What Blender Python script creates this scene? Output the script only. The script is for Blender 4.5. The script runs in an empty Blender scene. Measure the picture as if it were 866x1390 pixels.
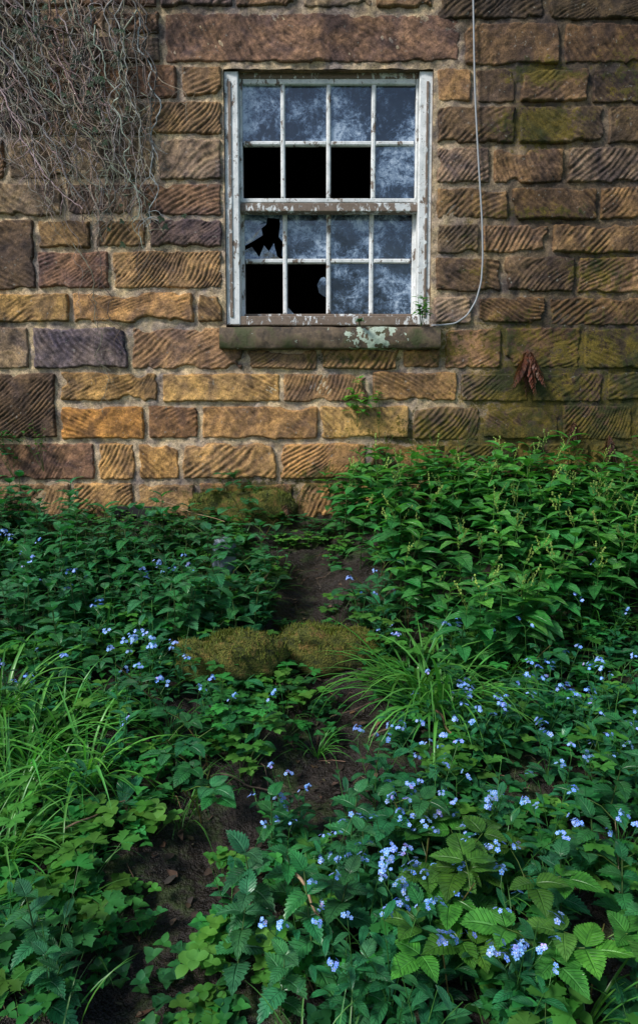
import bpy, math, random
import numpy as np
random.seed(7)
R=random.uniform
scene=bpy.context.scene
TH=math.radians(5.0); F=880.0; CX=433.0; CY=650.0; CAM=np.array([0,-3.45,0.46])
def ray(px,py):
    dx=(px-CX)/F; dy=(CY-py)/F
    return np.array([dx, dy*math.sin(TH)+math.cos(TH), dy*math.cos(TH)-math.sin(TH)])
def P(px,py,y=0.0):
    d=ray(px,py); s=(y-CAM[1])/d[1]; p=CAM+d*s
    return p
# ---------------- noise
def _h(ix,iy,seed):
    n=(ix.astype(np.int64)*374761393+iy.astype(np.int64)*668265263+seed*1442695041)&0xffffffff
    n=((n^(n>>13))*1274126177)&0xffffffff
    n=(n^(n>>16))&0xffff
    return n/65535.0
def vn(x,y,seed=0):
    x=np.asarray(x,float); y=np.asarray(y,float)
    xi=np.floor(x); yi=np.floor(y); fx=x-xi; fy=y-yi
    fx=fx*fx*(3-2*fx); fy=fy*fy*(3-2*fy)
    a=_h(xi,yi,seed); b=_h(xi+1,yi,seed); c=_h(xi,yi+1,seed); d=_h(xi+1,yi+1,seed)
    return (a*(1-fx)+b*fx)*(1-fy)+(c*(1-fx)+d*fx)*fy
def fbm(x,y,seed=0,o=4):
    s=0;a=0.5;t=0
    for i in range(o):
        s=s+a*vn(x*2**i,y*2**i,seed+i*17); t+=a; a*=0.5
    return s/t
# ---------------- mesh building
class Geo:
    def __init__(s): s.V=[];s.Fc=[];s.U=[];s.C=[];s.M=[];s.n=0
    def add(s,v,f,u=None,c=(1,1,1),m=0):
        v=np.asarray(v,float).reshape(-1,3); f=np.asarray(f,int).reshape(-1,4)
        k=len(v)
        if u is None: u=np.zeros((k,3))
        c=np.asarray(c,float)
        if c.ndim==1: c=np.tile(c,(k,1))
        if np.isscalar(m): m=np.full(len(f),m)
        s.V.append(v);s.Fc.append(f+s.n);s.U.append(np.asarray(u,float));s.C.append(c);s.M.append(m);s.n+=k
    def arr(s):
        return (np.concatenate(s.V),np.concatenate(s.Fc),np.concatenate(s.U),np.concatenate(s.C),np.concatenate(s.M))
def make_obj(name,geo,mats,parent=None,smooth=True):
    V,Fc,U,C,M=geo.arr()
    me=bpy.data.meshes.new(name)
    me.vertices.add(len(V)); me.vertices.foreach_set("co",V.ravel())
    me.loops.add(len(Fc)*4); me.loops.foreach_set("vertex_index",Fc.ravel().astype(np.int32))
    me.polygons.add(len(Fc)); me.polygons.foreach_set("loop_start",np.arange(0,len(Fc)*4,4,dtype=np.int32))
    try: me.polygons.foreach_set("loop_total",np.full(len(Fc),4,dtype=np.int32))
    except Exception: pass
    me.polygons.foreach_set("material_index",M.astype(np.int32))
    me.polygons.foreach_set("use_smooth",np.full(len(Fc),smooth))
    a=me.attributes.new("Col",'FLOAT_COLOR','POINT'); a.data.foreach_set("color",np.hstack([C,np.ones((len(C),1))]).ravel())
    a=me.attributes.new("luv",'FLOAT_VECTOR','POINT'); a.data.foreach_set("vector",U.ravel())
    me.update(calc_edges=True)
    for m in mats: me.materials.append(m)
    ob=bpy.data.objects.new(name,me); scene.collection.objects.link(ob)
    if parent: ob.parent=parent
    return ob
def grid_faces(nx,ny):
    i=np.arange(nx*ny).reshape(ny,nx)
    return np.stack([i[:-1,:-1],i[:-1,1:],i[1:,1:],i[1:,:-1]],-1).reshape(-1,4)
def tube(geo,pts,r0,r1,sides=4,c=(1,1,1),m=0):
    pts=np.asarray(pts,float); n=len(pts)
    T=np.gradient(pts,axis=0); T/=np.linalg.norm(T,axis=1)[:,None]+1e-9
    up=np.array([0.31,0.2,0.93]); 
    A=np.cross(T,up); A/=np.linalg.norm(A,axis=1)[:,None]+1e-9
    B=np.cross(T,A); rr=np.linspace(r0,r1,n)[:,None]
    ring=[pts+rr*(A*math.cos(2*math.pi*k/sides)+B*math.sin(2*math.pi*k/sides)) for k in range(sides)]
    V=np.stack(ring,1).reshape(-1,3)
    i=np.arange(n-1)[:,None]*sides; k=np.arange(sides)[None]; k2=(k+1)%sides
    f=np.stack([i+k,i+k2,i+sides+k2,i+sides+k],-1).reshape(-1,4)
    geo.add(V,f,None,c,m)
def box(geo,x0,x1,y0,y1,z0,z1,c=(1,1,1),m=0,b=0.0):
    v=[(x0,y1,z0),(x1,y1,z0),(x1,y1,z1),(x0,y1,z1),
       (x0,y0+b,z0),(x1,y0+b,z0),(x1,y0+b,z1),(x0,y0+b,z1),
       (x0+b,y0,z0+b),(x1-b,y0,z0+b),(x1-b,y0,z1-b),(x0+b,y0,z1-b)]
    f=[(0,3,2,1),(8,9,10,11),(0,1,5,4),(1,2,6,5),(2,3,7,6),(3,0,4,7),(4,5,9,8),(5,6,10,9),(6,7,11,10),(7,4,8,11)]
    geo.add(v,f,None,c,m)
# ---------------- node helpers
def newmat(name):
    m=bpy.data.materials.new(name); m.use_nodes=True
    nt=m.node_tree; b=nt.nodes["Principled BSDF"]
    return m,nt,b
def N(nt,t,**k):
    n=nt.nodes.new(t)
    for a,v in k.items(): setattr(n,a,v)
    return n
def noise(nt,scale,detail=4,rough=0.6,vec=None,dist=0):
    n=N(nt,"ShaderNodeTexNoise"); n.inputs["Scale"].default_value=scale; n.inputs["Detail"].default_value=detail
    n.inputs["Roughness"].default_value=rough; n.inputs["Distortion"].default_value=dist
    if vec is not None: nt.links.new(vec,n.inputs["Vector"])
    return n.outputs["Fac"]
def ramp(nt,fac,stops):
    r=N(nt,"ShaderNodeValToRGB"); e=r.color_ramp.elements
    while len(e)<len(stops): e.new(0.5)
    for i,(p,c) in enumerate(stops):
        e[i].position=p; e[i].color=(c,c,c,1) if np.isscalar(c) else (*c,1)
    nt.links.new(fac,r.inputs[0]); return r.outputs[0]
def mix(nt,fac,a,b,mode='MIX'):
    m=N(nt,"ShaderNodeMix",data_type='RGBA',blend_type=mode)
    for i,v in((0,fac),(6,a),(7,b)):
        s=m.inputs[i]
        if isinstance(v,bpy.types.NodeSocket): nt.links.new(v,s)
        elif i==0: s.default_value=float(v)
        elif np.isscalar(v): s.default_value=(v,v,v,1)
        else: s.default_value=(*v,1)
    return m.outputs[2]
def vary(nt,c,fac,lo,hi,a=.3,b=.7):
    return mix(nt,1.0,c,mix(nt,ramp(nt,fac,[(a,0.0),(b,1.0)]),lo,hi),'MULTIPLY')
def math_(nt,op,a,b=0.0,clamp=False):
    m=N(nt,"ShaderNodeMath",operation=op,use_clamp=clamp)
    for s,v in((m.inputs[0],a),(m.inputs[1],b)):
        if np.isscalar(v): s.default_value=v
        else: nt.links.new(v,s)
    return m.outputs[0]
def bump(nt,h,b,strength=0.5,dist=0.01,prev=None):
    n=N(nt,"ShaderNodeBump"); n.inputs["Strength"].default_value=strength; n.inputs["Distance"].default_value=dist
    nt.links.new(h,n.inputs["Height"])
    if prev is not None: nt.links.new(prev,n.inputs["Normal"])
    if b is not None: nt.links.new(n.outputs[0],b.inputs["Normal"])
    return n.outputs[0]
def pos(nt): return N(nt,"ShaderNodeNewGeometry").outputs["Position"]
def attr(nt,name): return N(nt,"ShaderNodeAttribute",attribute_name=name)
def setc(nt,b,v): nt.links.new(v,b.inputs["Base Color"])

# stone material : Col = stone colour, luv.x = moss, luv.y = dirt, luv.z = damp at base, darker towards sides and top
def stone_mat(name):
    m,nt,b=newmat(name); p=pos(nt); col=attr(nt,"Col").outputs["Color"]
    sep=N(nt,"ShaderNodeSeparateXYZ"); nt.links.new(attr(nt,"luv").outputs["Vector"],sep.inputs[0])
    big=noise(nt,6.5,3,0.65,p,.5); med=noise(nt,26,4,0.75,p); fine=noise(nt,170,3,0.7,p)
    c=vary(nt,col,big,(0.64,0.60,0.68),(1.55,1.36,1.02),.36,.64)
    c=vary(nt,c,med,(0.5,0.5,0.52),(1.5,1.48,1.42),.33,.67)
    c=vary(nt,c,fine,0.55,1.45,.3,.7)
    c=mix(nt,sep.outputs[1],c,mix(nt,1.0,c,(0.20,0.18,0.18),'MULTIPLY'))
    s0=math_(nt,'ADD',noise(nt,3.6,5,0.78,p,1.0),math_(nt,'MULTIPLY',sep.outputs[2],.27))
    st=ramp(nt,s0,[(0.52,0.0),(0.70,0.85)])
    c=mix(nt,st,c,mix(nt,1.0,c,(0.36,0.35,0.34),'MULTIPLY'))
    li=ramp(nt,noise(nt,48,2,0.6,p),[(0.67,0.0),(0.73,0.45)])
    c=mix(nt,li,c,(0.34,0.335,0.29))
    mo=math_(nt,'ADD',sep.outputs[0],math_(nt,'MULTIPLY',math_(nt,'SUBTRACT',med,0.5),1.9))
    mo=math_(nt,'ADD',mo,math_(nt,'MULTIPLY',math_(nt,'SUBTRACT',fine,0.5),1.0))
    mf=ramp(nt,mo,[(0.44,0.0),(0.61,0.94)])
    mc=mix(nt,ramp(nt,big,[(0.4,0.0),(0.6,1.0)]),(0.030,0.036,0.008),(0.125,0.092,0.012))
    c=mix(nt,mf,c,vary(nt,mc,fine,.4,1.6))
    setc(nt,b,c); b.inputs["Roughness"].default_value=0.8; b.inputs["Specular IOR Level"].default_value=0.3
    n1=bump(nt,med,None,0.6,0.012); bump(nt,fine,b,0.8,0.005,n1)
    return m
M_stone=stone_mat("sandstone"); M_mortar=stone_mat("lime_mortar")

# ================= WALL =================
house=bpy.data.objects.new("stone_house",None); scene.collection.objects.link(house)
stones=[]
OX0=P(304,270)[0]; OX1=P(587,270)[0]; OZ1=P(445,92)[2]; OZ0=P(445,447)[2]
XL=-4.6; XR=4.6
def jit(c,a=0.18):
    k=1+R(-a,a); return (c[0]*k*(1+R(-.05,.05))*.97,c[1]*k*.96,c[2]*k*(1+R(-.08,.08))*1.0)
OCH=(0.42,0.27,0.12); BRN=(0.285,0.19,0.107); PUR=(0.205,0.16,0.14); DRK=(0.145,0.102,0.069); GRY=(0.28,0.222,0.16); RED=(0.235,0.15,0.102); DGR=(0.18,0.135,0.085)
def pick(px,py):
    def ch(lst):
        r=random.random(); s=0
        for w,c in lst:
            s+=w
            if r<=s: return c
        return lst[-1][1]
    if px>600:
        if py<445: return ch([(.4,BRN),(.25,GRY),(.2,DRK),(.15,DGR)])
        return ch([(.5,BRN),(.25,DGR),(.25,DRK)])
    if py>505 and px>60: return ch([(.65,OCH),(.3,BRN),(.05,RED)])
    if py>390: return ch([(.35,OCH),(.35,BRN),(.2,GRY),(.1,PUR)])
    return ch([(.2,PUR),(.35,GRY),(.3,BRN),(.15,RED)])
OV={(110,470):(0.15,0.13,0.145),(252,317):(0.17,0.125,0.12),(260,270):RED,(350,570):OCH,(300,525):OCH,(440,525):(0.30,0.19,0.10),(496,572):(0.54,0.36,0.16),
    (26,548):DRK,(60,625):RED,(235,570):(0.31,.18,.095),(140,573):(0.48,0.27,0.09),(255,470):BRN,(665,278):BRN,(160,625):OCH,(215,625):OCH,(140,680):OCH,(25,345):(.15,.105,.075)}
def add_px(x0,x1,y0,y1,col=None,g=2.2):
    dep=(P(434+0,(y0+y1)/2)[0])
    X0=(x0+g-CX)*dep; X1=(x1-g-CX)*dep; Z1=P(433,y0+g)[2]; Z0=P(433,y1-g)[2]
    if col is None:
        cx=(x0+x1)/2; cy=(y0+y1)/2
        col=pick(cx,cy)
        for (ox,oy),c in OV.items():
            if x0<ox<x1 and y0<oy<y1: col=c
    fine = (x1>-40 and x0<910 and y1>-30)
    stones.append((X0,X1,Z0,Z1,jit(col),fine))
def row(y0,y1,bp,extL=False,extR=False):
    bp=list(bp)
    if extL:
        while bp[0]>-760: bp.insert(0,bp[0]-R(80,190))
    if extR:
        while bp[-1]<1640: bp.append(bp[-1]+R(80,190))
    for a,b in zip(bp[:-1],bp[1:]): 
        add_px(a,b,y0+R(-1.2,1.2),y1+R(-1.2,1.2))
row(-35,12,[-80,100,215,318,408,508,592],True)
row(-35,29,[592,742,900],False,True)
row(12,48,[-70,60,150,220],True); row(48,87,[-30,100,220],True)
add_px(222,627,15,89,(0.225,0.15,0.11),3)
row(87,136,[-60,20,110,243,304],True); row(136,187,[-20,60,202,304],True)
row(187,246,[-90,10,100,213,304],True); row(246,295,[-60,88,182,304],True)
row(295,339,[50,127,201,304]); row(339,395,[50,151,304]); row(295,395,[-60,50],True)
row(395,441,[-80,97,266,306],True)
row(29,91,[628,762,900],False,True); row(91,142,[590,642,702,800,900],False,True)
row(142,198,[590,702,822,900],False,True); row(198,252,[590,667,767,900],False,True)
row(252,301,[590,692,812,900],False,True); row(301,346,[590,652,746,900],False,True)
row(346,400,[588,682,782,900],False,True); row(400,443,[586,642,742,900],False,True)
row(441,503,[-60,43,178,332],True); row(472,503,[332,432,545,600]); row(443,503,[600,682,790,900],False,True)
row(503,598,[-60,79],True)
row(503,548,[79,218,382,503,622,720,820,930],False,True)
row(548,599,[81,199,272,433,558,652,760,860,960],False,True)
row(599,653,[-50,132,186,245,378,500,600,700,800,900],True,True)
row(653,707,[-80,98,184,267,400,520,640,760,880],True,True)
row(707,770,[-40,90,230,370,500,640,760,880],True,True)
z=P(433,-35)[2]
while z<4.5:
    h=R(0.15,0.23); x=XL-R(0,.3)
    while x<XR:
        w=R(0.28,0.65); stones.append((x+.01,x+w-.01,z+.01,z+h-.01,jit(pick(100,100)),False)); x+=w
    z+=h
def moss_f(X,Z):
    m=np.zeros_like(X)
    for (px,py,rx,ry,a) in [(735,100,55,20,.8),(730,172,60,32,.85),(720,530,110,70,.75),(790,480,90,60,.62),(660,600,240,50,.72),(850,560,60,150,.7),(340,675,95,34,.9),(810,370,60,40,.58),(690,460,60,45,.64),
                            (860,100,60,60,.45),(560,640,160,25,.68),(800,610,140,70,.78),(730,290,90,14,.55),(20,600,60,40,.35),(150,690,120,16,.5),(460,650,120,25,.68),(470,487,150,12,.52),(610,470,50,40,.55),(640,330,30,110,.35)]:
        q=P(px,py); s=1/255.
        m=np.maximum(m,a*np.exp(-((X-q[0])/(rx*s))**2-((Z-q[2])/(ry*s))**2))
    return m+0.09*np.clip(X*0.5,0,1)
def damp_edge_dark_f(X,Z):
    return np.clip((0.0-Z)*3,0,.4)*(X<-.1)*.5+np.clip((X-.6)*1.2,0,.6)+np.clip((Z-2.05)*1.5,0,.4)+np.clip((-X-1.35)*1.2,0,.6)  # damp at the base, then darker towards both sides and the top
G=Geo()
for si,(x0,x1,z0,z1,col,fine) in enumerate(stones):
    w=x1-x0; h=z1-z0
    if x1<XL or x0>XR or w<0.02: continue
    step=0.0056 if fine else 0.022
    nx=max(6,int(w/step)); nz=max(5,int(h/step))
    u=np.concatenate([[0,0.003],np.linspace(0.007,w-0.007,nx),[w-0.003,w]]); v=np.concatenate([[0,0.003],np.linspace(0.007,h-0.007,nz),[h-0.003,h]])
    U,V_=np.meshgrid(u,v); X=x0+U; Z=z0+V_
    e=np.minimum(np.minimum(U,w-U),np.minimum(V_,h-V_))
    ex=np.minimum(U,w-U); ez=np.minimum(V_,h-V_)
    rc=0.013; cor=np.where((ex<rc)&(ez<rc), rc-np.sqrt((rc-ex)**2+(rc-ez)**2), e); e=np.minimum(e,cor)
    p=R(0.008,0.020); seed=si*13
    chip=np.clip(fbm(X*9,Z*9,seed+2,3)-.56,0,1)*.10
    en=e+(fbm(X*30,Z*30,seed,3)-0.5)*0.010*(e>0.001)-chip*(e<.04)
    prof=np.clip(en/0.010,0,1); prof=1-(1-prof)**2.0
    ang=random.choice([-1,-1,1])*R(0.45,1.05)
    bend=(fbm(X*3,Z*3,seed+1,2)-.5)*.6
    ac=U*np.sin(ang+bend)+V_*np.cos(ang+bend); al=U*np.cos(ang+bend)-V_*np.sin(ang+bend)
    acw=ac+0.016*(fbm(X*10,Z*10,seed+3,3)-.5)
    sp=R(0.017,0.027)
    gs=0.5+0.5*np.sin(acw*2*math.pi/sp+2.8*vn(al*9,ac*20,seed+12))
    gn=vn(acw/0.011,al/0.06,seed+6)*.65+vn(acw/0.006,al/0.03,seed+16)*.35
    wmix=R(.3,.65); gw=gs*wmix+gn*(1-wmix)
    amp=np.clip((fbm(X*7,Z*7,seed+5,3)-0.26)*3.2,0.15,1)*R(0.75,1.0)
    if not fine: amp=amp*0.4
    low=(fbm(X*4,Z*4,seed+7,3)-0.5)*0.024+(fbm(X*32,Z*32,seed+8,3)-0.5)*0.009
    yy=-(p+low*prof+0.0115*amp*(gw-1)*prof)
    y=yy*prof+0.03*(1-prof)
    wob=0.0055
    X=X+(vn(Z*14,X*3,seed+9)-.5)*wob*2; Z=Z+(vn(X*9,Z*3,seed+11)-.5)*wob*2
    darkening=np.clip((0.70-gw)*amp*1.5+ (1-prof)*0.5+np.clip(.40-fbm(X*14,Z*14,seed+21,3),0,1)*1.4,0,.95)  # darker in tool grooves, along stone edges and in random patches
    Vv=np.stack([X,y,Z],-1).reshape(-1,3)
    luv=np.stack([moss_f(X,Z),darkening,damp_edge_dark_f(X,Z)],-1).reshape(-1,3)
    G.add(Vv,grid_faces(X.shape[1],X.shape[0]),luv,col,0)
make_obj("wall_stones",G,[M_stone],house)
G=Geo()
def mortar(x0,x1,z0,z1,st=0.012):
    xs=np.linspace(x0,x1,max(2,int((x1-x0)/st))); zs=np.linspace(z0,z1,max(2,int((z1-z0)/st)))
    X,Z=np.meshgrid(xs,zs); Y=0.004+(fbm(X*25,Z*25,5,3)-0.5)*0.018
    right=np.clip((X-0.45)*1.5,0,1)*0.75; lowd=np.clip((0.2-Z)*2,0,0.6)
    luv=np.stack([moss_f(X,Z),np.clip(right+lowd,0,0.85),damp_edge_dark_f(X,Z)],-1).reshape(-1,3)
    G.add(np.stack([X,Y,Z],-1).reshape(-1,3),grid_faces(len(xs),len(zs)),luv,(0.43,0.37,0.29),0)
mortar(XL,-2.0,-.5,4.5,.05); mortar(2.0,XR,-.5,4.5,.05); mortar(-2.0,2.0,2.7,4.5,.05)
mortar(-2.0,OX0+0.004,-0.5,2.7); mortar(OX1-0.004,2.0,-0.5,2.7); mortar(OX0+.004,OX1-.004,OZ1-0.004,2.7); mortar(OX0+.004,OX1-.004,-0.5,OZ0)
make_obj("mortar_joints",G,[M_mortar],house)
M_dark,nt,b=newmat("unlit_dark_surface"); setc(nt,b,ramp(nt,noise(nt,4,4,.6,pos(nt)),[(0.3,0.006),(0.7,0.02)])); b.inputs["Roughness"].default_value=.9  # near-black colour carries the darkness of the unlit room and vent hole
G=Geo()
def quad(g,a,b_,c,d,col=(1,1,1),m=0): g.add([a,b_,c,d],[(0,1,2,3)],None,col,m)
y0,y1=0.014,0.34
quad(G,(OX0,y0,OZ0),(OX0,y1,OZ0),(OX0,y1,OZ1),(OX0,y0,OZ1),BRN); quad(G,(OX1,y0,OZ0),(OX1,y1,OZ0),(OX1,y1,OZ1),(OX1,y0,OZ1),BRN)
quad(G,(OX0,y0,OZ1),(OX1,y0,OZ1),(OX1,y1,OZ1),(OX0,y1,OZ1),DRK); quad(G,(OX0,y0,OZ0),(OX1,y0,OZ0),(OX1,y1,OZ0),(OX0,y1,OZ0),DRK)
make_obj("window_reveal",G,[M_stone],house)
G=Geo()
for (a,b_,c,d) in [((XL,.03,-.5),(XL,6,-.5),(XL,6,4.5),(XL,.03,4.5)),((XR,.03,-.5),(XR,6,-.5),(XR,6,4.5),(XR,.03,4.5)),((XL,6,-.5),(XR,6,-.5),(XR,6,4.5),(XL,6,4.5))]:
    quad(G,a,b_,c,d,BRN)
quad(G,(XL,0.03,4.5),(XL,6,4.5),(XL,3.02,6.4),(XL,2.98,6.4),BRN); quad(G,(XR,0.03,4.5),(XR,6,4.5),(XR,3.02,6.4),(XR,2.98,6.4),BRN)
make_obj("side_walls",G,[M_stone],house,False)
M_slate,nt,b=newmat("slate"); br=N(nt,"ShaderNodeTexBrick"); br.inputs["Scale"].default_value=3; br.inputs["Color1"].default_value=(.07,.075,.085,1); br.inputs["Color2"].default_value=(.1,.1,.11,1); br.inputs["Mortar"].default_value=(.02,.02,.02,1); nt.links.new(pos(nt),br.inputs["Vector"]); setc(nt,b,br.outputs[0])
G=Geo()
for s in (0,1):
    ya,yb=(-0.15,3) if s==0 else (6.15,3)
    for dz in(0,0.06): quad(G,(XL-.1,ya,4.42+dz),(XR+.1,ya,4.42+dz),(XR+.1,yb,6.45+dz),(XL-.1,yb,6.45+dz))
    quad(G,(XL-.1,ya,4.42),(XR+.1,ya,4.42),(XR+.1,ya,4.48),(XL-.1,ya,4.48))
make_obj("roof",G,[M_slate],house,False)
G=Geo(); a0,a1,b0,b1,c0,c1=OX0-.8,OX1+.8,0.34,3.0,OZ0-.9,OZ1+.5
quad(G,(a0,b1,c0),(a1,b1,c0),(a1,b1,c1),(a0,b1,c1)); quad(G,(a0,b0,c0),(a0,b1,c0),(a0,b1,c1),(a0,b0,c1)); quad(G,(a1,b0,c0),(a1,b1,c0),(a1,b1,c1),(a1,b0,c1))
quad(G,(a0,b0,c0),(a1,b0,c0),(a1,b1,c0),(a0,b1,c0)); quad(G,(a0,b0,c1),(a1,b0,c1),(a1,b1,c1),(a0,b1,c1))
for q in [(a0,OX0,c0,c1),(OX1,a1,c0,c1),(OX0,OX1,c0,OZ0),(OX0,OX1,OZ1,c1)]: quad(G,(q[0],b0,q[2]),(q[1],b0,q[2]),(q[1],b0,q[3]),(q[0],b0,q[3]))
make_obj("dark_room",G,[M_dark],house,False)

# ---- window
def paint_mat(name,amount):
    m,nt,b=newmat(name); p=pos(nt)
    mp=N(nt,"ShaderNodeMapping"); mp.inputs["Scale"].default_value=(1,1,0.45); nt.links.new(p,mp.inputs[0])
    n1=noise(nt,38,6,0.75,mp.outputs[0],0.6); n2=noise(nt,9,4,.6,p)
    s=math_(nt,'ADD',n1,math_(nt,'MULTIPLY',math_(nt,'SUBTRACT',n2,.5),.7))
    fac=ramp(nt,s,[(amount-0.012,0.0),(amount+0.012,1.0)])
    wood=mix(nt,noise(nt,60,4,.6,p),(0.09,0.065,0.045),(0.27,0.20,0.15))
    paint=mix(nt,ramp(nt,noise(nt,14,5,.7,p),[(0.35,0.0),(0.65,1.0)]),(0.55,0.58,0.58),(0.83,0.84,0.83))
    paint=mix(nt,ramp(nt,noise(nt,70,3,.6,p),[(0.60,0.0),(0.71,0.65)]),paint,(0.16,0.16,0.12))
    setc(nt,b,mix(nt,fac,paint,wood)); b.inputs["Roughness"].default_value=.6
    inv=math_(nt,'SUBTRACT',1.0,fac); n=bump(nt,inv,None,.8,.004); bump(nt,n1,b,.5,.006,n)
    return m
M_paint=paint_mat("peeling_white_paint",0.615); M_bare=paint_mat("bare_weathered_wood",0.42)
def pb(g,x0,x1,y0,y1,ya,yb,m=0,b=0.003):
    ym=(y0+y1)/2
    X0=P(x0,ym,ya)[0];X1=P(x1,ym,ya)[0];Z1=P(445,y0,ya)[2];Z0=P(445,y1,ya)[2]
    box(g,X0,X1,ya,yb,Z0,Z1,(1,1,1),m,b)
G=Geo()
pb(G,305.5,325,96,441,0.018,0.16,0,.005); pb(G,567.5,586,96,441,0.021,0.16,0,.005)
pb(G,325,567.5,96,106,0.05,0.16,1); pb(G,325.2,567.3,429,441.5,0.022,0.16,1,.004)
pb(G,311,315,110,430,0.012,0.03,1,.001); pb(G,577,580,110,430,0.014,0.03,1,.001)
make_obj("window_frame",G,[M_paint,M_bare],house,False)
def sash(name,xs,ys,ya,yb,outer,botbare,mw=3.0):
    G=Geo(); x0,x1,y0,y1=outer
    pb(G,x0,xs[0]+1,y0,y1,ya,yb,0,.004); pb(G,xs[-1]-1,x1,y0,y1,ya+.001,yb,0,.004)
    pb(G,xs[0]+1.1,xs[-1]-1.1,y0,ys[0],ya+.002,yb,0,.004); pb(G,xs[0]+1.1,xs[-1]-1.1,ys[-1],y1,ya-.002,yb,1 if botbare else 0,.004)
    for x in xs[1:-1]: pb(G,x-mw,x+mw,ys[0],ys[-1],ya+.006,yb-.005,0,.006)
    for y in ys[1:-1]:
        for a,b_ in zip(xs[:-1],xs[1:]): pb(G,a+mw,b_-mw,y-mw,y+mw,ya+.009,yb-.006,0,.005)
    make_obj(name,G,[M_paint,M_bare],house,False)
ux=[328,384,446,507,565]; uy=[114,194,269]; lx=[331,387,446,504,560]; ly=[290,354,426]
sash("upper_sash",ux,uy,0.055,0.095,(325.5,567,106.2,275),False)
sash("lower_sash",lx,ly,0.102,0.142,(327,565,276,430),True)
G=Geo(); pb(G,325.8,566.7,275.5,287,0.045,0.10,1,.004); make_obj("meeting_rail",G,[M_paint,M_bare],house,False)
M_glass,nt,b=newmat("grimy_glass_painted_reflection"); p=pos(nt)
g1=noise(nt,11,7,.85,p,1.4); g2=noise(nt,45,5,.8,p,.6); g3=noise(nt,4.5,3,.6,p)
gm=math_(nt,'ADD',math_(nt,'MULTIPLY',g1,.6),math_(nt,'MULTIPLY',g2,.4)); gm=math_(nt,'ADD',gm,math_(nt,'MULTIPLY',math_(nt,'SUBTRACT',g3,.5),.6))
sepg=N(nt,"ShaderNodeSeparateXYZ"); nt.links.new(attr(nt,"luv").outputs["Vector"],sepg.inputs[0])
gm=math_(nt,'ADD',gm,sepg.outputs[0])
setc(nt,b,ramp(nt,gm,[(0.43,(0.005,0.009,0.016)),(0.49,(0.03,0.05,0.085)),(0.55,(0.13,0.19,0.28)),(0.65,(0.45,0.54,0.65))]))  # sky and tree reflection painted into the colour as bluish mottling, with grime
b.inputs["Roughness"].default_value=.1; b.inputs["IOR"].default_value=1.9
bump(nt,noise(nt,6,2,.5,p),b,.25,.02)
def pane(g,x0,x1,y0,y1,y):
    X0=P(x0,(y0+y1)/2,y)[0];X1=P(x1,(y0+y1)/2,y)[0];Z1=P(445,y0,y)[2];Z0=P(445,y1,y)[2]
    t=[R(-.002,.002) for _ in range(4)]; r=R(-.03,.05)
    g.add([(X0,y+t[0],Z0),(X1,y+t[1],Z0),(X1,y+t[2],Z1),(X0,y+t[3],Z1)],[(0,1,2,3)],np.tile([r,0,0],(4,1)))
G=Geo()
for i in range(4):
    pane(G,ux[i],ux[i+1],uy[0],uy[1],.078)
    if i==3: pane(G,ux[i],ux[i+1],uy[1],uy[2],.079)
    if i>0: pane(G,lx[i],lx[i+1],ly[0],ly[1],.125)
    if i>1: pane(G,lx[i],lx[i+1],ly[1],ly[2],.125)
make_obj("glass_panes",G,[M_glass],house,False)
X0=P(331,322,.125)[0];X1=P(386,322,.125)[0];Z1=P(445,291,.125)[2];Z0=P(445,354,.125)[2]
polys=[[(0,1),(.6,1),(.56,.78),(.44,.7),(.47,.55),(.22,.42),(.02,.32),(0,.35)],[(.86,1),(1,1),(1,.02),(.93,.12),(.97,.4),(.86,.52),(.9,.8)],[(0,0),(.96,0),(.82,.1),(.74,.38),(.62,.2),(.5,.33),(.38,.08),(.2,.3),(0,.22)],[(.6,1),(.86,1),(.88,.9),(.6,.93)]]
vs=[];fs=[]
for pl in polys:
    fs.append(list(range(len(vs),len(vs)+len(pl))))
    vs+= [(X0+(X1-X0)*a,.125+R(-.003,.003),Z0+(Z1-Z0)*c) for a,c in pl]
x5=P(387,380,.125)[0]; x6=P(446,380,.125)[0]; z5=P(445,426,.125)[2]; z6=P(445,354,.125)[2]
for pl in [[(.98,.3),(.98,.62),(.9,.7),(.82,.68),(.74,.55),(.78,.4),(.88,.34)],[(.0,0),(.2,0),(.05,.14),(0,.2)]]:
    fs.append(list(range(len(vs),len(vs)+len(pl)))); vs+=[(x5+(x6-x5)*a,.127,z5+(z6-z5)*c) for a,c in pl]
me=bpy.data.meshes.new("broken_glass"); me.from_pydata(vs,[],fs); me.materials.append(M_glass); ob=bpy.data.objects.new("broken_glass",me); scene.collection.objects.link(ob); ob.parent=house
# sill
M_sill,nt,b=newmat("sill_stone"); p=pos(nt)
s1=noise(nt,22,6,.7,p)
c=ramp(nt,s1,[(0.3,(0.03,0.023,0.016)),(0.5,(0.115,0.08,0.05)),(0.7,(0.22,0.155,0.09))])
c=mix(nt,ramp(nt,noise(nt,11,4,.6,p),[(0.49,0.0),(0.63,0.85)]),c,(0.045,0.06,0.016))
sx=N(nt,"ShaderNodeSeparateXYZ"); nt.links.new(p,sx.inputs[0])
q=P(505,460)[0]; dd=math_(nt,'ABSOLUTE',math_(nt,'SUBTRACT',sx.outputs[0],q)); bandv=math_(nt,'SUBTRACT',1.0,math_(nt,'MULTIPLY',dd,5.0),True)
pf=math_(nt,'ADD',noise(nt,30,4,.6,p),math_(nt,'MULTIPLY',bandv,.26))
c=mix(nt,ramp(nt,pf,[(0.67,0.0),(0.69,1.0)]),c,(0.42,0.5,0.40))
setc(nt,b,c); b.inputs["Roughness"].default_value=.75; bump(nt,s1,b,.7,.012)
G=Geo()
X0=P(298,460,-.06)[0];X1=P(598,460,-.06)[0];Z1=P(445,444,-.06)[2];Z0=P(445,473,-.06)[2]
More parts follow.
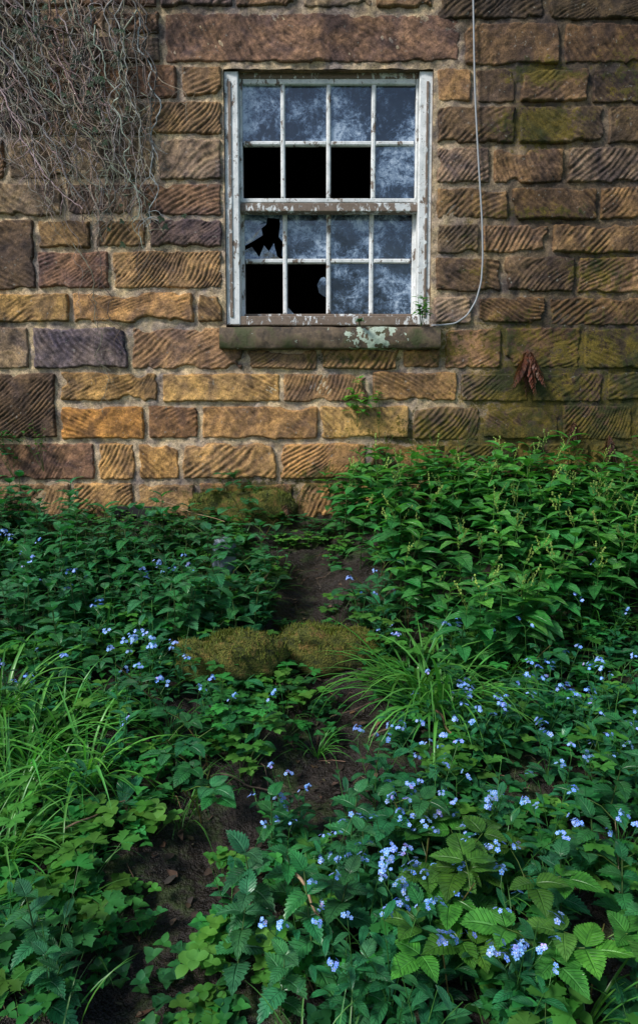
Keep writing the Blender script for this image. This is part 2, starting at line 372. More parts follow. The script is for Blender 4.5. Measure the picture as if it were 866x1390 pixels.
xs=np.linspace(X0,X1,120)
prof=[(.10,Z1+.012),(-.02,Z1+.006),(-.055,Z1),(-.062,Z1-.006),(-.063,(Z0+Z1)/2),(-.061,Z0+.006),(-.055,Z0),(.05,Z0)]
X,K=np.meshgrid(xs,np.arange(len(prof))); Y=np.array([a for a,_ in prof])[K]+(vn(X*25,K*1.7,3)-.5)*.008; Z=np.array([c_ for _,c_ in prof])[K]+(vn(X*18,K*1.3,8)-.5)*.006
G.add(np.stack([X,Y,Z],-1).reshape(-1,3),grid_faces(120,len(prof)))
for xe in (X0,X1): quad(G,(xe,.05,Z0),(xe,-.06,Z0),(xe,-.06,Z1),(xe,.05,Z1))
make_obj("window_sill",G,[M_sill],house)

# ================= TERRAIN =================
def path_d(x,y): 
    x=np.asarray(x,float);y=np.asarray(y,float); best=np.full(np.broadcast(x,y).shape,9.0)
    for (a,b_) in zip(PATH[:-1],PATH[1:]):
        ax,ay=a;bx,by=b_; L=(bx-ax)**2+(by-ay)**2+1e-9
        t=np.clip(((x-ax)*(bx-ax)+(y-ay)*(by-ay))/L,0,1)
        best=np.minimum(best,np.hypot(x-ax-t*(bx-ax),y-ay-t*(by-ay)))
    return best
def base_g(x,y):
    d=-np.asarray(y,float)
    z=np.where(d<0,0,np.where(d<2.8,-0.27*d,-0.756-0.27*2*(1-np.exp(-(d-2.8)/2))))
    return z-0.05
def gint(px,py,fn):
    d=ray(px,py); s=0.5
    while s<8:
        p=CAM+d*s
        if p[2]<fn(p[0],p[1]): return p
        s+=0.01
    return p
PP=[(395,740),(425,800),(400,850),(450,905),(500,960),(470,1010),(390,1050),(320,1095),(270,1170),(215,1260),(180,1390)]
PATH=[tuple(gint(a,b_,base_g)[:2]) for a,b_ in PP]
PATH.append((-0.4,-3.2)); PATH.append((-0.3,-5))
def gz(x,y):
    x=np.asarray(x,float); y=np.asarray(y,float); d=-y
    z=base_g(x,y)+(fbm(x*1.7+9,y*1.7,21,3)-.5)*0.10*np.clip(d*2,0,1)+(fbm(x*12,y*12,31,3)-.5)*0.04
    near=(np.abs(x)<6)&(d<7)
    pdm=path_d(x,y); z=z-np.where(near,0.05*np.exp(-(pdm/0.16)**2),0)
    z=z+0.10*np.clip((x-0.05)*4,0,1)*np.exp(-((d-0.3)/0.6)**2)*(d>-0.5)
    return z
far=np.array([0.15,0.35,0.7,1.2,2,3.5,6,10,18,35,70,140])
fx=np.arange(-2.6,2.6001,0.02); xs=np.concatenate([-2.6-far[::-1],fx,2.6+far])
fy=np.arange(-3.6,0.1201,0.02); ys=np.concatenate([-3.6-far[::-1],fy,0.12+far])
X,Y=np.meshgrid(xs,ys); Z=gz(X,Y)
G=Geo(); wet=np.exp(-(path_d(X,Y)/0.2)**2)
G.add(np.stack([X,Y,Z],-1).reshape(-1,3),grid_faces(len(xs),len(ys)),np.stack([wet,wet,wet],-1).reshape(-1,3))
M_gr,nt,b=newmat("wet_soil"); p=pos(nt)
n1=noise(nt,14,5,.7,p); n2=noise(nt,90,4,.7,p)
c=ramp(nt,n1,[(0.3,(0.005,0.0035,0.003)),(0.5,(0.018,0.012,0.0095)),(0.7,(0.042,0.029,0.022))])
c=mix(nt,ramp(nt,n2,[(0.55,0.0),(0.72,0.5)]),c,(0.065,0.05,0.036))
c=mix(nt,ramp(nt,noise(nt,7,4,.7,p),[(0.52,0.0),(0.62,0.85)]),c,mix(nt,n2,(0.01,0.025,0.004),(0.045,0.075,0.012)))
ln=N(nt,"ShaderNodeVectorMath",operation='LENGTH'); nt.links.new(p,ln.inputs[0])
c=mix(nt,ramp(nt,math_(nt,'MULTIPLY',ln.outputs["Value"],.1),[(0.35,0.0),(0.6,1.0)]),c,mix(nt,n1,(0.02,0.05,0.012),(0.06,0.11,0.025)))
setc(nt,b,c)
nt.links.new(ramp(nt,n1,[(0.35,0.25),(0.65,0.65)]),b.inputs["Roughness"]); nn=bump(nt,n1,None,1.0,.04); bump(nt,n2,b,.9,.01,nn)
make_obj("ground",G,[M_gr])

# ================= LEAF MATERIALS =================
def leaf_mat(name,veins=True,rough=.40,tr=.28,nv=8.0):
    m,nt,b=newmat(name); col=attr(nt,"Col").outputs["Color"]; p=pos(nt)
    c=col
    if veins:
        s=N(nt,"ShaderNodeSeparateXYZ"); nt.links.new(attr(nt,"luv").outputs["Vector"],s.inputs[0])
        au=math_(nt,'ABSOLUTE',s.outputs[0])
        c=vary(nt,col,noise(nt,60,1,.6,p),(.65,.7,.7),(1.35,1.25,1.2))
        mid=ramp(nt,au,[(0.03,1.0),(0.12,0.0)])
        ph=math_(nt,'FRACT',math_(nt,'MULTIPLY',math_(nt,'SUBTRACT',s.outputs[1],math_(nt,'MULTIPLY',au,.22)),nv))
        sv=ramp(nt,ph,[(0.0,1.0),(0.18,0.0),(0.88,0.0),(1.0,1.0)])
        v=math_(nt,'MAXIMUM',mid,math_(nt,'MULTIPLY',sv,.5))
        c=mix(nt,math_(nt,'MULTIPLY',v,.22),c,mix(nt,1.0,c,(2.2,1.9,2.2),'MULTIPLY'))
        bump(nt,math_(nt,'SUBTRACT',1.0,v),b,.8,.004)
    setc(nt,b,c); b.inputs["Roughness"].default_value=rough; b.inputs["Specular IOR Level"].default_value=.5
    t=N(nt,"ShaderNodeBsdfTranslucent"); nt.links.new(mix(nt,1.0,c,(1.4,1.5,.7),'MULTIPLY'),t.inputs[0])
    ms=N(nt,"ShaderNodeMixShader"); ms.inputs[0].default_value=tr; nt.links.new(b.outputs[0],ms.inputs[1]); nt.links.new(t.outputs[0],ms.inputs[2])
    nt.links.new(ms.outputs[0],nt.nodes["Material Output"].inputs[0]); return m
M_leaf=leaf_mat("leaf_green",True,.36); M_plain=leaf_mat("small_leaf_green",False); M_grass=leaf_mat("grass_blade",False,.34,.3)
M_petal,nt,b=newmat("petal"); setc(nt,b,mix(nt,1.0,attr(nt,"Col").outputs["Color"],1.0,'MULTIPLY')); b.inputs["Roughness"].default_value=.6
M_bark,nt,b=newmat("dry_stem"); setc(nt,b,vary(nt,attr(nt,"Col").outputs["Color"],noise(nt,60,3,.6,pos(nt)),.5,1.5)); b.inputs["Roughness"].default_value=.85
def profile(kind,t):
    if kind=='lance': return np.sin(np.pi*t**0.8)**0.9
    if kind=='ovate': return np.sin(np.pi*t**0.62)**0.85
    if kind=='obl': return np.abs(np.sin(np.pi*t**1.15))**0.7
    if kind=='round': return np.sqrt(np.clip(1-(2*t-1)**2,0,1))
    if kind=='lobe': return np.abs(np.sin(np.pi*t**1.5))**0.8
def leaf(L,W,kind='lance',n=5,cols=3,serr=0.0,fold=.25,droop=.25,rip=0.0):
    t=np.linspace(0.0,1.0,n+1); w=np.nan_to_num(profile(kind,np.clip(t,0,.9999)))*W/2; w[0]=max(w[0],W*.04); w[-1]=W*.015
    cs=np.linspace(-1,1,cols); T,Cc=np.meshgrid(t,cs); Wd=np.tile(w,(cols,1))
    if serr>0:
        tooth=np.where(np.arange(n+1)%2==0,1+serr,1-serr); tooth[0]=1;tooth[-1]=1
        Wd=Wd*np.where(np.abs(Cc)>.9,tooth[None],1)
    x=T*L; 
    if serr>0: x=x+np.where(np.abs(Cc)>.9,(np.arange(n+1)%2==0)[None]*L*serr*.25,0)
    y=Cc*Wd; z=fold*np.abs(y)-droop*L*T**2+ 0.10*L*T
    if rip>0: z=z+rip*L*np.sin(T*np.pi*5)*np.abs(Cc)
    x=x-droop*0.3*L*T**2
    V=np.stack([x,y,z],-1).reshape(-1,3); U=np.stack([Cc,T,T*0],-1).reshape(-1,3)
    return V,grid_faces(n+1,cols),U
def frame(az,el,roll=0):
    x=np.array([math.cos(az)*math.cos(el),math.sin(az)*math.cos(el),math.sin(el)])
    y=np.array([-math.sin(az),math.cos(az),0]); z=np.cross(x,y)
    if roll: y,z=y*math.cos(roll)+z*math.sin(roll),z*math.cos(roll)-y*math.sin(roll)
    return np.stack([x,y,z])
def put(g,lf,p,az,el,col,roll=0,m=0,s=1.0):
    V,f,U=lf; g.add(V*s@frame(az,el,roll)+np.asarray(p),f,U,col,m)
def cj(c,a=.2): k=1+R(-a,a); return np.array([c[0]*k*(1+R(-.25,.25)),c[1]*k,c[2]*k*(1+R(-.2,.2))])
GM=(0.04,0.215,0.048); GB=(0.03,0.18,0.066); GY=(0.075,0.23,0.036); GD=(0.021,0.11,0.034); GN=(0.028,0.165,0.05)
def spath(h,lean,n=5):
    a=R(0,6.28); b_=R(-1,1)*lean
    t=np.linspace(0,1,n); return np.stack([math.cos(a)*b_*h*t**1.6,math.sin(a)*b_*h*t**1.6,h*t],-1)
def at(pts,t):
    t=t*(len(pts)-1); i=min(int(t),len(pts)-2); return pts[i]*(1-(t-i))+pts[i+1]*(t-i)
def p_mercury():
    g=Geo(); h=R(.24,.34); s=spath(h,.25); tube(g,s,.0025,.0016,3,(.05,.14,.03))
    k=random.randint(5,6); az=R(0,6)
    for i in range(k):
        t=.35+.65*i/(k-1); az+=1.57+R(-.2,.2); L=R(.09,.135)*(1.0 if i<k-1 else .65)*(0.8+.25*t)
        for sd in(0,math.pi):
            c=cj(GM if t<.85 else (0.075,0.29,0.05)); put(g,leaf(L,L*R(.42,.52),'lance',8,3,.05,R(.15,.35),R(.2,.5)),at(s,t),az+sd+R(-.2,.2),R(.0,.4) if i<k-1 else R(.3,.8),c,R(-.25,.25))
    for i in range(random.randint(0,3)):
        a=R(0,6.28); top=at(s,R(.85,1)); l=R(.05,.09); e=np.array([math.cos(a)*l*.5,math.sin(a)*l*.5,l])
        q=np.linspace(0,1,4)[:,None]*e+top; tube(g,q,.0009,.0006,3,(.16,.27,.05))
        for j in range(7):
            c_=top+e*(.35+.65*j/6)+np.array([R(-.003,.003) for _ in range(3)]); r=R(.002,.0036)
            g.add(c_+np.array([(-r,0,0),(0,-r,0),(r,0,0),(0,r,r)]),[(0,1,2,3)],None,(.24,.35,.06),1); g.add(c_+np.array([(0,-r,-r),(0,r,-r),(0,r,r),(0,-r,r)]),[(0,1,2,3)],None,(.26,.37,.08),1)
    return g.arr()
def flower(g,p,r,nrm_az,nrm_el):
    n,y,z=frame(nrm_az,nrm_el); c0=cj((0.23,0.42,0.98),.12)
    if random.random()<.06: c0=cj((0.42,0.36,0.85),.1)
    d=lambda aa,rr,h=0:p+(y*math.cos(aa)+z*math.sin(aa))*rr+n*h
    for k in range(5):
        a=k*2*math.pi/5
        g.add([d(a,r*.12),d(a-.52,r*.78,r*.1),d(a,r,r*.05),d(a+.52,r*.78,r*.1)],[(0,1,2,3)],None,c0,1)
    q=r*.2; g.add([p+n*r*.12+y*q,p+n*r*.12+z*q,p+n*r*.12-y*q,p+n*r*.12-z*q],[(0,1,2,3)],None,(.85,.85,.6),1)
def p_fmn(flow=True,h=None):
    g=Geo(); h=h or R(.17,.28)
    for st in range(random.randint(2,3)):
        s=spath(h*R(.8,1.1),.55); tube(g,s,.0018,.001,3,(.05,.17,.035))
        az=R(0,6)
        for i in range(7):
            t=.08+.75*i/6; az+=2.4; L=R(.06,.095)*(1.1-.6*t); put(g,leaf(L,L*.34,'obl',5,3,0,.25,R(.2,.5)),at(s,t),az,R(.2,.8),cj(GB))
        if flow:
            for br in range(random.randint(1,2)):
                a=R(0,6.28); top=at(s,R(.85,1)); l=R(.02,.05); e=np.array([math.cos(a)*l*.7,math.sin(a)*l*.7,l*.8])
                q=top+np.linspace(0,1,4)[:,None]*e; tube(g,q,.0009,.0006,3,(.06,.18,.04))
                for j in range(random.randint(3,8)):
                    o=np.array([R(-.013,.013),R(-.013,.013),R(-.006,.008)]); flower(g,top+e+o,R(.005,.0078),math.atan2(o[1]-.008,o[0])+R(-.5,.5),R(.4,1.2))
    return g.arr()
def p_rosette(col=GB,L0=.095,kind='obl',ratio=.36,n=12,serr=0):
    g=Geo()
    for i in range(n):
        a=i*2.4+R(-.3,.3); L=L0*R(.6,1.15); hz=R(0,.05); r=R(0,.02)
        put(g,leaf(L,L*ratio,kind,6,3,serr,.25,R(.2,.6)),(math.cos(a)*r,math.sin(a)*r,hz),a,R(.25,.95),cj(col))
    return g.arr()
def p_cover(col=GY,k=11,hs=.075,Lr=(.02,.034),kind='round',ratio=.85):
    g=Geo()
    for i in range(k):
        a=R(0,6.28); r=R(0,.08); h=R(.015,hs); b_=np.array([math.cos(a)*r*.3,math.sin(a)*r*.3,0]); tp=np.array([math.cos(a)*r,math.sin(a)*r,h])
        tube(g,np.linspace(0,1,3)[:,None]*(tp-b_)+b_,.0009,.0007,3,(.07,.13,.03))
        c=cj(col,.3); L=R(*Lr)
        for q in range(3):
            put(g,leaf(L,L*ratio,kind,4,3,0,.25,R(.1,.3)),tp,a+q*2.09,R(0,.4),c)
    return g.arr()
def p_nettle(h=None,col=GN,L0=(.08,.12)):
    g=Geo(); h=h or R(.18,.28); s=spath(h,.3); tube(g,s,.0028,.0017,4,(.06,.12,.035)); az=R(0,6); k=5
    for i in range(k):
        t=.25+.75*i/(k-1); az+=1.57; L=R(*L0)*(1.15-.5*t)
        for sd in(0,math.pi): put(g,leaf(L,L*.6,'ovate',18,5,.13,.22,R(.3,.6),.006),at(s,t),az+sd+R(-.2,.2),R(.0,.4)+(.5 if t>.9 else 0),cj(col),R(-.2,.2))
    return g.arr()
def p_bramble(big=.085,col=(0.07,0.235,0.036)):
    g=Geo(); h=R(.12,.22); s=spath(h,.7); tube(g,s,.0022,.0015,4,(.10,.09,.03))
    for i in range(random.randint(2,3)):
        a=R(0,6.28); st=at(s,R(.5,1)); l=R(.04,.09); e=st+np.array([math.cos(a)*l,math.sin(a)*l,l*.5]); tube(g,np.stack([st,(st+e)/2+[0,0,.008],e]),.0015,.0012,3,(.08,.16,.03)); c=cj(col,.25)
        nl=random.choice([3,3,5])
        for q in range(nl):
            da=[0,1.3,-1.3,2.2,-2.2][q]; L=big*R(.85,1.1)*[1,.85,.85,.65,.65][q]
            ste=e+np.array([math.cos(a+da),math.sin(a+da),0])*(.018 if q==0 else .004)
            put(g,leaf(L,L*.74,'ovate',24,5,.07,.20,R(.15,.4),.008),ste,a+da,R(-.1,.35),c*R(.9,1.1),R(-.15,.15))
    return g.arr()
def p_buttercup(col=GY,L0=.038):
    g=Geo()
    for i in range(6):
        a=R(0,6.28); r=R(.01,.10); h=R(.03,.13); tp=np.array([math.cos(a)*r,math.sin(a)*r,h]); tube(g,np.array([(0,0,0),tp*[.4,.4,.6],tp]),.0012,.001,3,(.07,.14,.03)); c=cj(col,.3)
        for q in range(5):
            L=L0*R(.8,1.15); put(g,leaf(L,L*.55,'lobe',8,3,.22,.2,.25),tp,a+(q-2)*.8,R(0,.3),c)
    return g.arr()
def blade(g,p,az,L,w,el,bend,col):
    n=9; t=np.linspace(0,1,n); ang=el-bend*t**1.4; dx=np.cumsum(np.cos(ang))*L/n; dz=np.cumsum(np.sin(ang))*L/n; dx-=dx[0]; dz-=dz[0]
    ww=w*np.clip(np.minimum(1,(1-t)*2.2+.03),0,1)*.5
    cs=np.array([-1,0,1.]); T,Cc=np.meshgrid(np.arange(n),cs)
    x=dx[T]; y=Cc*ww[T]; z=dz[T]+np.abs(Cc)*ww[T]*.5
    ca,sa=math.cos(az),math.sin(az)
    V=np.stack([x*ca-y*sa,x*sa+y*ca,z],-1).reshape(-1,3)+p
    g.add(V,grid_faces(n,3),np.stack([Cc,t[T],T*0],-1).reshape(-1,3),col,0)
def p_grass(k=26,L=(.18,.38),w=(.004,.008),col=(0.07,0.25,0.042),spread=.03,el=(.9,1.5),bend=(.6,2.2)):
    g=Geo()
    for i in range(k):
        a=R(0,6.28); r=R(0,spread); blade(g,np.array([math.cos(a)*r,math.sin(a)*r,-.01]),a+R(-.6,.6),R(*L),R(*w),R(*el),R(*bend),cj(col,.3))
    return g.arr()
def scatter(out,protos,pts,smin=.85,smax=1.2,tilt=.15,var=.25):
    for (x,y) in pts:
        V,f,U,C,M=random.choice(protos); s=R(smin,smax); a=R(0,6.283); ca,sa=math.cos(a),math.sin(a)
        tx,ty=R(-tilt,tilt),R(-tilt,tilt)-0.05
        Rm=np.array([[ca,sa,0],[-sa,ca,0],[0,0,1]]); W=V@Rm*s; W=W+np.stack([W[:,2]*tx,W[:,2]*ty,0*W[:,2]],-1)
        k=1+R(-var,var)
        out.add(W+np.array([x,y,float(gz(x,y))-.004]),f,U,C*k,M)
def pts_in(n,x0,x1,y0,y1,prob=None):
    r=[]
    for _ in range(n):
        x=R(x0,x1); y=R(y0,y1)
        if math.hypot(x,y+3.45)<.6: continue
        if prob is None or random.random()<prob(x,y): r.append((x,y))
    return r
def pd(x,y): return float(path_d(x,y))
def off(x,y,w=.11,s=.08): return min(1,max(0,(pd(x,y)-w*(.35+1.5*float(vn(x*5,y*5,77))))/s))
def atpx(px,py): p=gint(px,py,gz); return (p[0],p[1])
VM=[M_leaf,M_petal]; VP=[M_plain,M_petal]
G=Geo(); pr=[p_mercury() for _ in range(14)]
def f_m(x,y):
    e=0.02+0.28*(-y-0.2)
    if y<-1.25-.15*math.sin(x*4): return 0
    return min(1,max(0,(x-e)/.12))
scatter(G,pr,pts_in(480,-.15,2.5,-1.4,-.07,f_m),.85,1.22)
scatter(G,pr,pts_in(130,2.5,4.4,-1.4,-.07),.85,1.2)
make_obj("dogs_mercury_plants",G,VM)
G=Geo(); pn=[p_nettle() for _ in range(8)]+[p_nettle(.22,(0.045,0.2,0.075)) for _ in range(4)]
def f_l(x,y):
    if x>-.22: return 0
    if x>-1.25 and y>-.3: return 0
    hlow=1 if (x<-.6 or y<-.45) else .15
    return hlow*off(x,y,.12,.08)*(1 if y>-1.2 else .3)
scatter(G,pn,pts_in(360,-2.4,-.2,-1.35,-.1,f_l),.7,1.12)
scatter(G,pn,pts_in(130,-4.4,-2.4,-1.5,-.05),.7,1.1)
scatter(G,pn,[atpx(px,py) for px,py in [(400,1240),(450,1290),(500,1230),(350,1290),(470,1180),(320,1340),(760,1270),(800,1200),(840,1290),(820,1130),(540,1330),(430,1350),(370,1180),(860,1380),(380,1380),(500,1390),(60,1330),(70,1390)]],.65,.95)
make_obj("nettle_plants",G,VM)
G=Geo(); pf=[p_fmn() for _ in range(14)]; pg=[p_fmn(False) for _ in range(5)]+[p_rosette() for _ in range(5)]
def clus(L,sp,n,keep=.09):
    r=[]
    for px,py in L:
        a=atpx(px,py)
        for _ in range(n): r.append((a[0]+random.gauss(0,sp),a[1]+random.gauss(0,sp)))
    return [q for q in r if pd(*q)>keep]
scatter(G,pf,clus([(60,830),(150,860),(230,840),(30,800),(190,1010),(240,1000),(60,960),(280,1050),(170,970)],.08,3),.75,1.0)
scatter(G,pf,clus([(700,1030),(760,1070),(800,1010),(680,990),(740,1000),(640,1030),(600,1100),(530,1100),(830,1100)],.07,3),.7,1.0)
scatter(G,pf,clus([(460,1220),(520,1250),(560,1210),(640,1210),(700,1200),(770,1220),(560,1310),(660,1340),(530,1370),(440,1330),(400,1170),(600,1270),(740,1380)],.05,3),.75,1.0)
scatter(G,pf,clus([(560,860),(600,900),(730,930),(790,900),(480,880)],.06,1),.8,1.1)
scatter(G,pf+pg+pg+pg,pts_in(320,-2.3,2.3,-3.0,-.9,lambda x,y:off(x,y)*.5),.6,.95)
scatter(G,pg,pts_in(500,-2.4,2.4,-3.0,-.3,lambda x,y:off(x,y)*(.85 if x<0 or y<-1.1 else .1)),.7,1.05)
make_obj("forget_me_not_plants",G,VM)
G=Geo(); pc=[p_cover() for _ in range(5)]+[p_cover(GM,12,.07,(.02,.03),'ovate',.7) for _ in range(7)]+[p_cover(GD,12,.06,(.02,.035),'ovate',.8) for _ in range(6)]
scatter(G,pc,pts_in(2200,-2.5,2.5,-3.2,-.03,lambda x,y:off(x,y,.11,.06)*(.2 if (x>.2 and y>-1) else (.5 if y>-1.1 else 1))),.75,1.2)
scatter(G,pc,clus([(330,740),(360,790),(300,740),(350,840),(400,750),(280,760),(470,840),(350,930),(480,880),(440,980),(300,1170),(150,1250),(330,1250),(120,1320),(230,1350),(280,1390),(380,730)],.08,4,.03),.6,1.0)
make_obj("ground_cover_herbs",G,VP)
G=Geo(); pbc=[p_buttercup() for _ in range(6)]+[p_buttercup(GM,.036) for _ in range(8)]
scatter(G,pbc,pts_in(400,-2.4,2.4,-3.0,-.4,lambda x,y:off(x,y,.11,.06)*(.2 if (x>.2 and y>-1) else 1)),.7,1.15)
scatter(G,pbc,clus([(290,990),(330,1010),(370,1000),(420,880),(540,900),(120,1270)],.05,3,.07),.8,1.2)
make_obj("creeping_buttercup_plants",G,VP)
G=Geo(); pbr=[p_bramble() for _ in range(8)]; pbl=[p_bramble(.06,GN) for _ in range(6)]
scatter(G,pbr,[atpx(px,py) for px,py in [(590,1310),(640,1300),(700,1310),(740,1340),(660,1370),(610,1390),(720,1260),(570,1250),(800,1360),(600,1240)]],.8,1.0,.1)
scatter(G,pbl,pts_in(120,-2.4,2.4,-2.9,-.5,lambda x,y:off(x,y)*.6),.8,1.1)
scatter(G,pbl,clus([(300,800),(330,760),(340,830),(320,720),(500,820),(250,1120)],.07,4),.9,1.3)
make_obj("bramble_plants",G,VM)
G=Geo(); pgr=[p_grass() for _ in range(6)]; pth=[p_grass(14,(.08,.24),(.002,.004),(0.065,0.22,0.04),.05) for _ in range(8)]
big=[p_grass(50,(.34,.55),(.006,.012),(0.09,0.31,0.055),.04,(.8,1.5),(.8,2.4)) for _ in range(3)]
scatter(G,big,[atpx(580,965),atpx(605,975),atpx(560,955)],.85,1.05,.05)
scatter(G,big,[atpx(40,1050),atpx(90,1010),atpx(20,1110),atpx(120,1070),atpx(0,980),atpx(70,1080),atpx(10,1180)],.6,.9,.1)
scatter(G,pgr,[atpx(430,1030)],.5,.6,.1)
scatter(G,pgr,pts_in(120,-2.4,2.4,-3.0,-.6,lambda x,y:off(x,y)*(.9 if x<0 else .35)),.6,1.0)
scatter(G,pth,pts_in(850,-2.5,2.5,-3.2,-.2,lambda x,y:off(x,y,.08,.06)*(1 if x<0 else .4)),.7,1.2)
ptf=[p_grass(20,(.15,.35),(.004,.008),(0.05,0.17,0.03),.08) for _ in range(4)]
scatter(G,ptf,pts_in(600,-6,6,-8,-1.0,lambda x,y:1 if (abs(x)>2.3 or y<-4.2) else 0),.8,1.3)
make_obj("grass",G,[M_grass])

# dead ivy stems on wall
G=Geo()
def stem(px,py,tx,ty,r,twigs=True,wob=9,col=None):
    a=P(px,py); b_=P(tx,ty); L=np.linalg.norm(a-b_); n=max(6,int(L/.022)); sd=random.randint(0,9999)
    t=np.linspace(0,1,n); k=R(-22,22)
    xs=px+(tx-px)*t+k*np.sin(t*np.pi)+(vn(t*L*12,t*0,sd)-.5)*wob*2+(vn(t*L*40,t*0,sd+1)-.5)*5; ys=py+(ty-py)*t+(vn(t*L*15,t*0,sd+2)-.5)*wob
    yo=-.026-R(0,.035)-(vn(t*L*8,t*0,sd+3))*.02
    pts=np.array([P(a_,b__,yy) for a_,b__,yy in zip(xs,ys,yo)]); c=cj(col or random.choice([(0.23,0.19,0.16),(0.12,0.09,0.075),(0.33,0.29,0.25)]),.2)
    tube(G,pts,r,r*.4,5,c)
    if twigs:
        for _ in range(int(L/.065)):
            i=random.randint(1,n-2); q=[pts[i]]; d=np.array([R(-1,1),R(-.2,.1),R(-1,.35)]); d/=np.linalg.norm(d)
            for _ in range(random.randint(3,8)):
                d=d+np.array([R(-.45,.45),0,R(-.5,.3)]); d/=np.linalg.norm(d); nx=q[-1]+d*R(.012,.024); nx[1]=min(-.024,max(-.075,nx[1])); q.append(nx)
            tube(G,np.array(q),r*.42,r*.2,4,c*R(.8,1.2))
for _ in range(54):
    sx_=R(-110,205); ty_=R(150,310)
    if sx_<20: tx_=R(60,150) if ty_>190 else sx_+R(0,80)
    else: tx_=sx_*.5+R(60,120) if ty_>190 else sx_+R(-15,45)
    stem(sx_,R(-90,40),min(tx_,215),ty_,R(.003,.0062))
for _ in range(18): stem(R(-120,60),R(-60,60),R(60,190),R(150,320),R(.003,.006))
for _ in range(14): stem(R(90,205),R(-20,80),R(120,218),R(250,330),R(.003,.005))
for _ in range(26):
    x_=R(-30,200); y_=R(-10,150); stem(x_,y_,x_+R(-50,60),y_+R(10,70),R(.0018,.003))
for a in [(150,270,128,520),(82,260,105,420),(105,330,140,560),(170,260,196,380),(185,250,188,380),(-40,60,70,300),(20,200,95,340),(140,380,160,500)]: stem(*a,R(.002,.003))
IL=Geo()
def ivyleaf(g,p,L,c,az=None):
    az=R(-2.6,-.5) if az is None else az
    for q in(-1.0,0,1.0):
        V,f,U=leaf(L*(1 if q==0 else .75),L*.5,'lance',4,3,0,.2,.1)
        aa=az+q; x=np.array([math.cos(aa),0,math.sin(aa)]); y=np.array([-math.sin(aa),0,math.cos(aa)]); z=np.array([0,-1,0])+np.array([R(-.2,.2),0,R(0,.3)])
        g.add(V@np.stack([x,y,z])+p,f,U,c,0)
for _ in range(90):
    px,py=random.choice([(105,95),(30,40),(80,20),(150,60),(130,150),(10,90),(190,300)]); px+=random.gauss(0,25); py+=random.gauss(0,25)
    ivyleaf(IL,P(px,py,-R(.05,.09)),R(.018,.034),cj((0.025,0.06,0.022),.4))
ivy=bpy.data.objects.new("ivy_vine",None); scene.collection.objects.link(ivy)
make_obj("stems",G,[M_bark],ivy); make_obj("ivy_leaves",IL,VM,ivy)
# cable
G=Geo()
cp=[(641,-60),(642,0),(644,120),(648,200),(651,250),(654,300),(655,350),(653,382),(646,408),(634,428),(618,439),(600,441),(586,440)]
cc=np.array([P(a,b_,-.035) for a,b_ in cp]); cc[-1][1]=.01; cc[-2][1]=-.03
tt=np.linspace(0,len(cp)-1,90); pts=np.stack([np.interp(tt,np.arange(len(cp)),cc[:,k]) for k in range(3)],-1)
for _ in range(3): pts[1:-1]=(pts[:-2]+pts[1:-1]*2+pts[2:])/4
pts=np.vstack([[pts[0][0]-.01,pts[0][1],4.3],pts]); tube(G,pts,.0045,.0045,8,(.30,.32,.34))
M_cab,nt,b=newmat("grey_cable"); setc(nt,b,attr(nt,"Col").outputs["Color"]); b.inputs["Roughness"].default_value=.5
make_obj("hanging_cable",G,[M_cab])
# ferns
def frond(g,base,az,L,el,bend,col,wd=.35,n=16,yoff=0):
    ang=el; p=np.array(base,float); pts=[p.copy()]; dirs=[]
    for i in range(n):
        d=np.array([math.cos(az)*math.cos(ang),math.sin(az)*math.cos(ang),math.sin(ang)]); p=p+d*L/n; pts.append(p.copy()); dirs.append(d); ang-=bend/n
    tube(g,np.array(pts),.0013,.0005,3,np.array(col)*.7)
    for i in range(1,n):
        t=i/n; l=L*wd*max(.01,math.sin(math.pi*min(1,t*.75+.25)))**.8
        for sd in(-1,1):
            put(g,leaf(l,l*.32,'lance',5,3,.15,.2,R(.1,.7)),pts[i],az+sd*(1.2+R(-.15,.15)),math.asin(max(-1,min(1,dirs[i-1][2])))*.6+R(-.2,.2),cj(col,.25))
def fern(name,px,py,k,L,col,el,bend,wd=.3,dead=False):
    G=Geo(); b_=P(px,py,-.02)
    for i in range(k): frond(G,b_,-math.pi/2+R(-1.2,1.2)*(1.3 if dead else 1),L*R(.7,1.1),R(*el),R(*bend),col,wd)
    make_obj(name,G,VM)
DF=(0.14,0.06,0.037)
fern("dried_fern",716,474,14,.25,DF,(-1.5,-1.0),(-.1,.35),.20,True)
fern("dried_fern",778,572,7,.14,(.11,.06,.035),(-1.5,-.9),(-.1,.4),.25,True)
fern("dried_fern",826,590,7,.16,(.10,.05,.03),(-1.5,-.9),(-.1,.4),.25,True)
fern("dried_fern",383,668,9,.18,(.13,.09,.05),(-1.4,-.6),(.0,.6),.25,True)
fern("small_fern",318,650,4,.10,GM,(.7,1.3),(.3,.9),.3)
fern("small_fern",345,668,4,.09,GM,(.3,1.1),(.3,.9),.3)
G=Geo()
def weed(px,py,h,k,L,col,y=-.02,sp=.5):
    b_=P(px,py,y)
    for _ in range(k):
        e=b_+np.array([R(-sp,sp)*h,-R(.01,.06),h*R(.6,1.1)]); q=np.array([b_,(b_+e)/2+[R(-.01,.01),-.01,.01],e]); tube(G,q,.0015,.001,3,(.08,.14,.03))
        for i in range(7):
            put(G,leaf(L*R(.7,1.1),L*.5,'ovate',5,3,.08,.2,.3),at(q,R(.4,1)),R(0,6.28),R(-.2,.6),cj(col,.25))
weed(515,600,.30,2,.04,(0.12,0.36,.05)); weed(485,580,.24,6,.06,(0.14,0.42,.06),sp=.3); weed(525,640,.15,3,.04,GM)
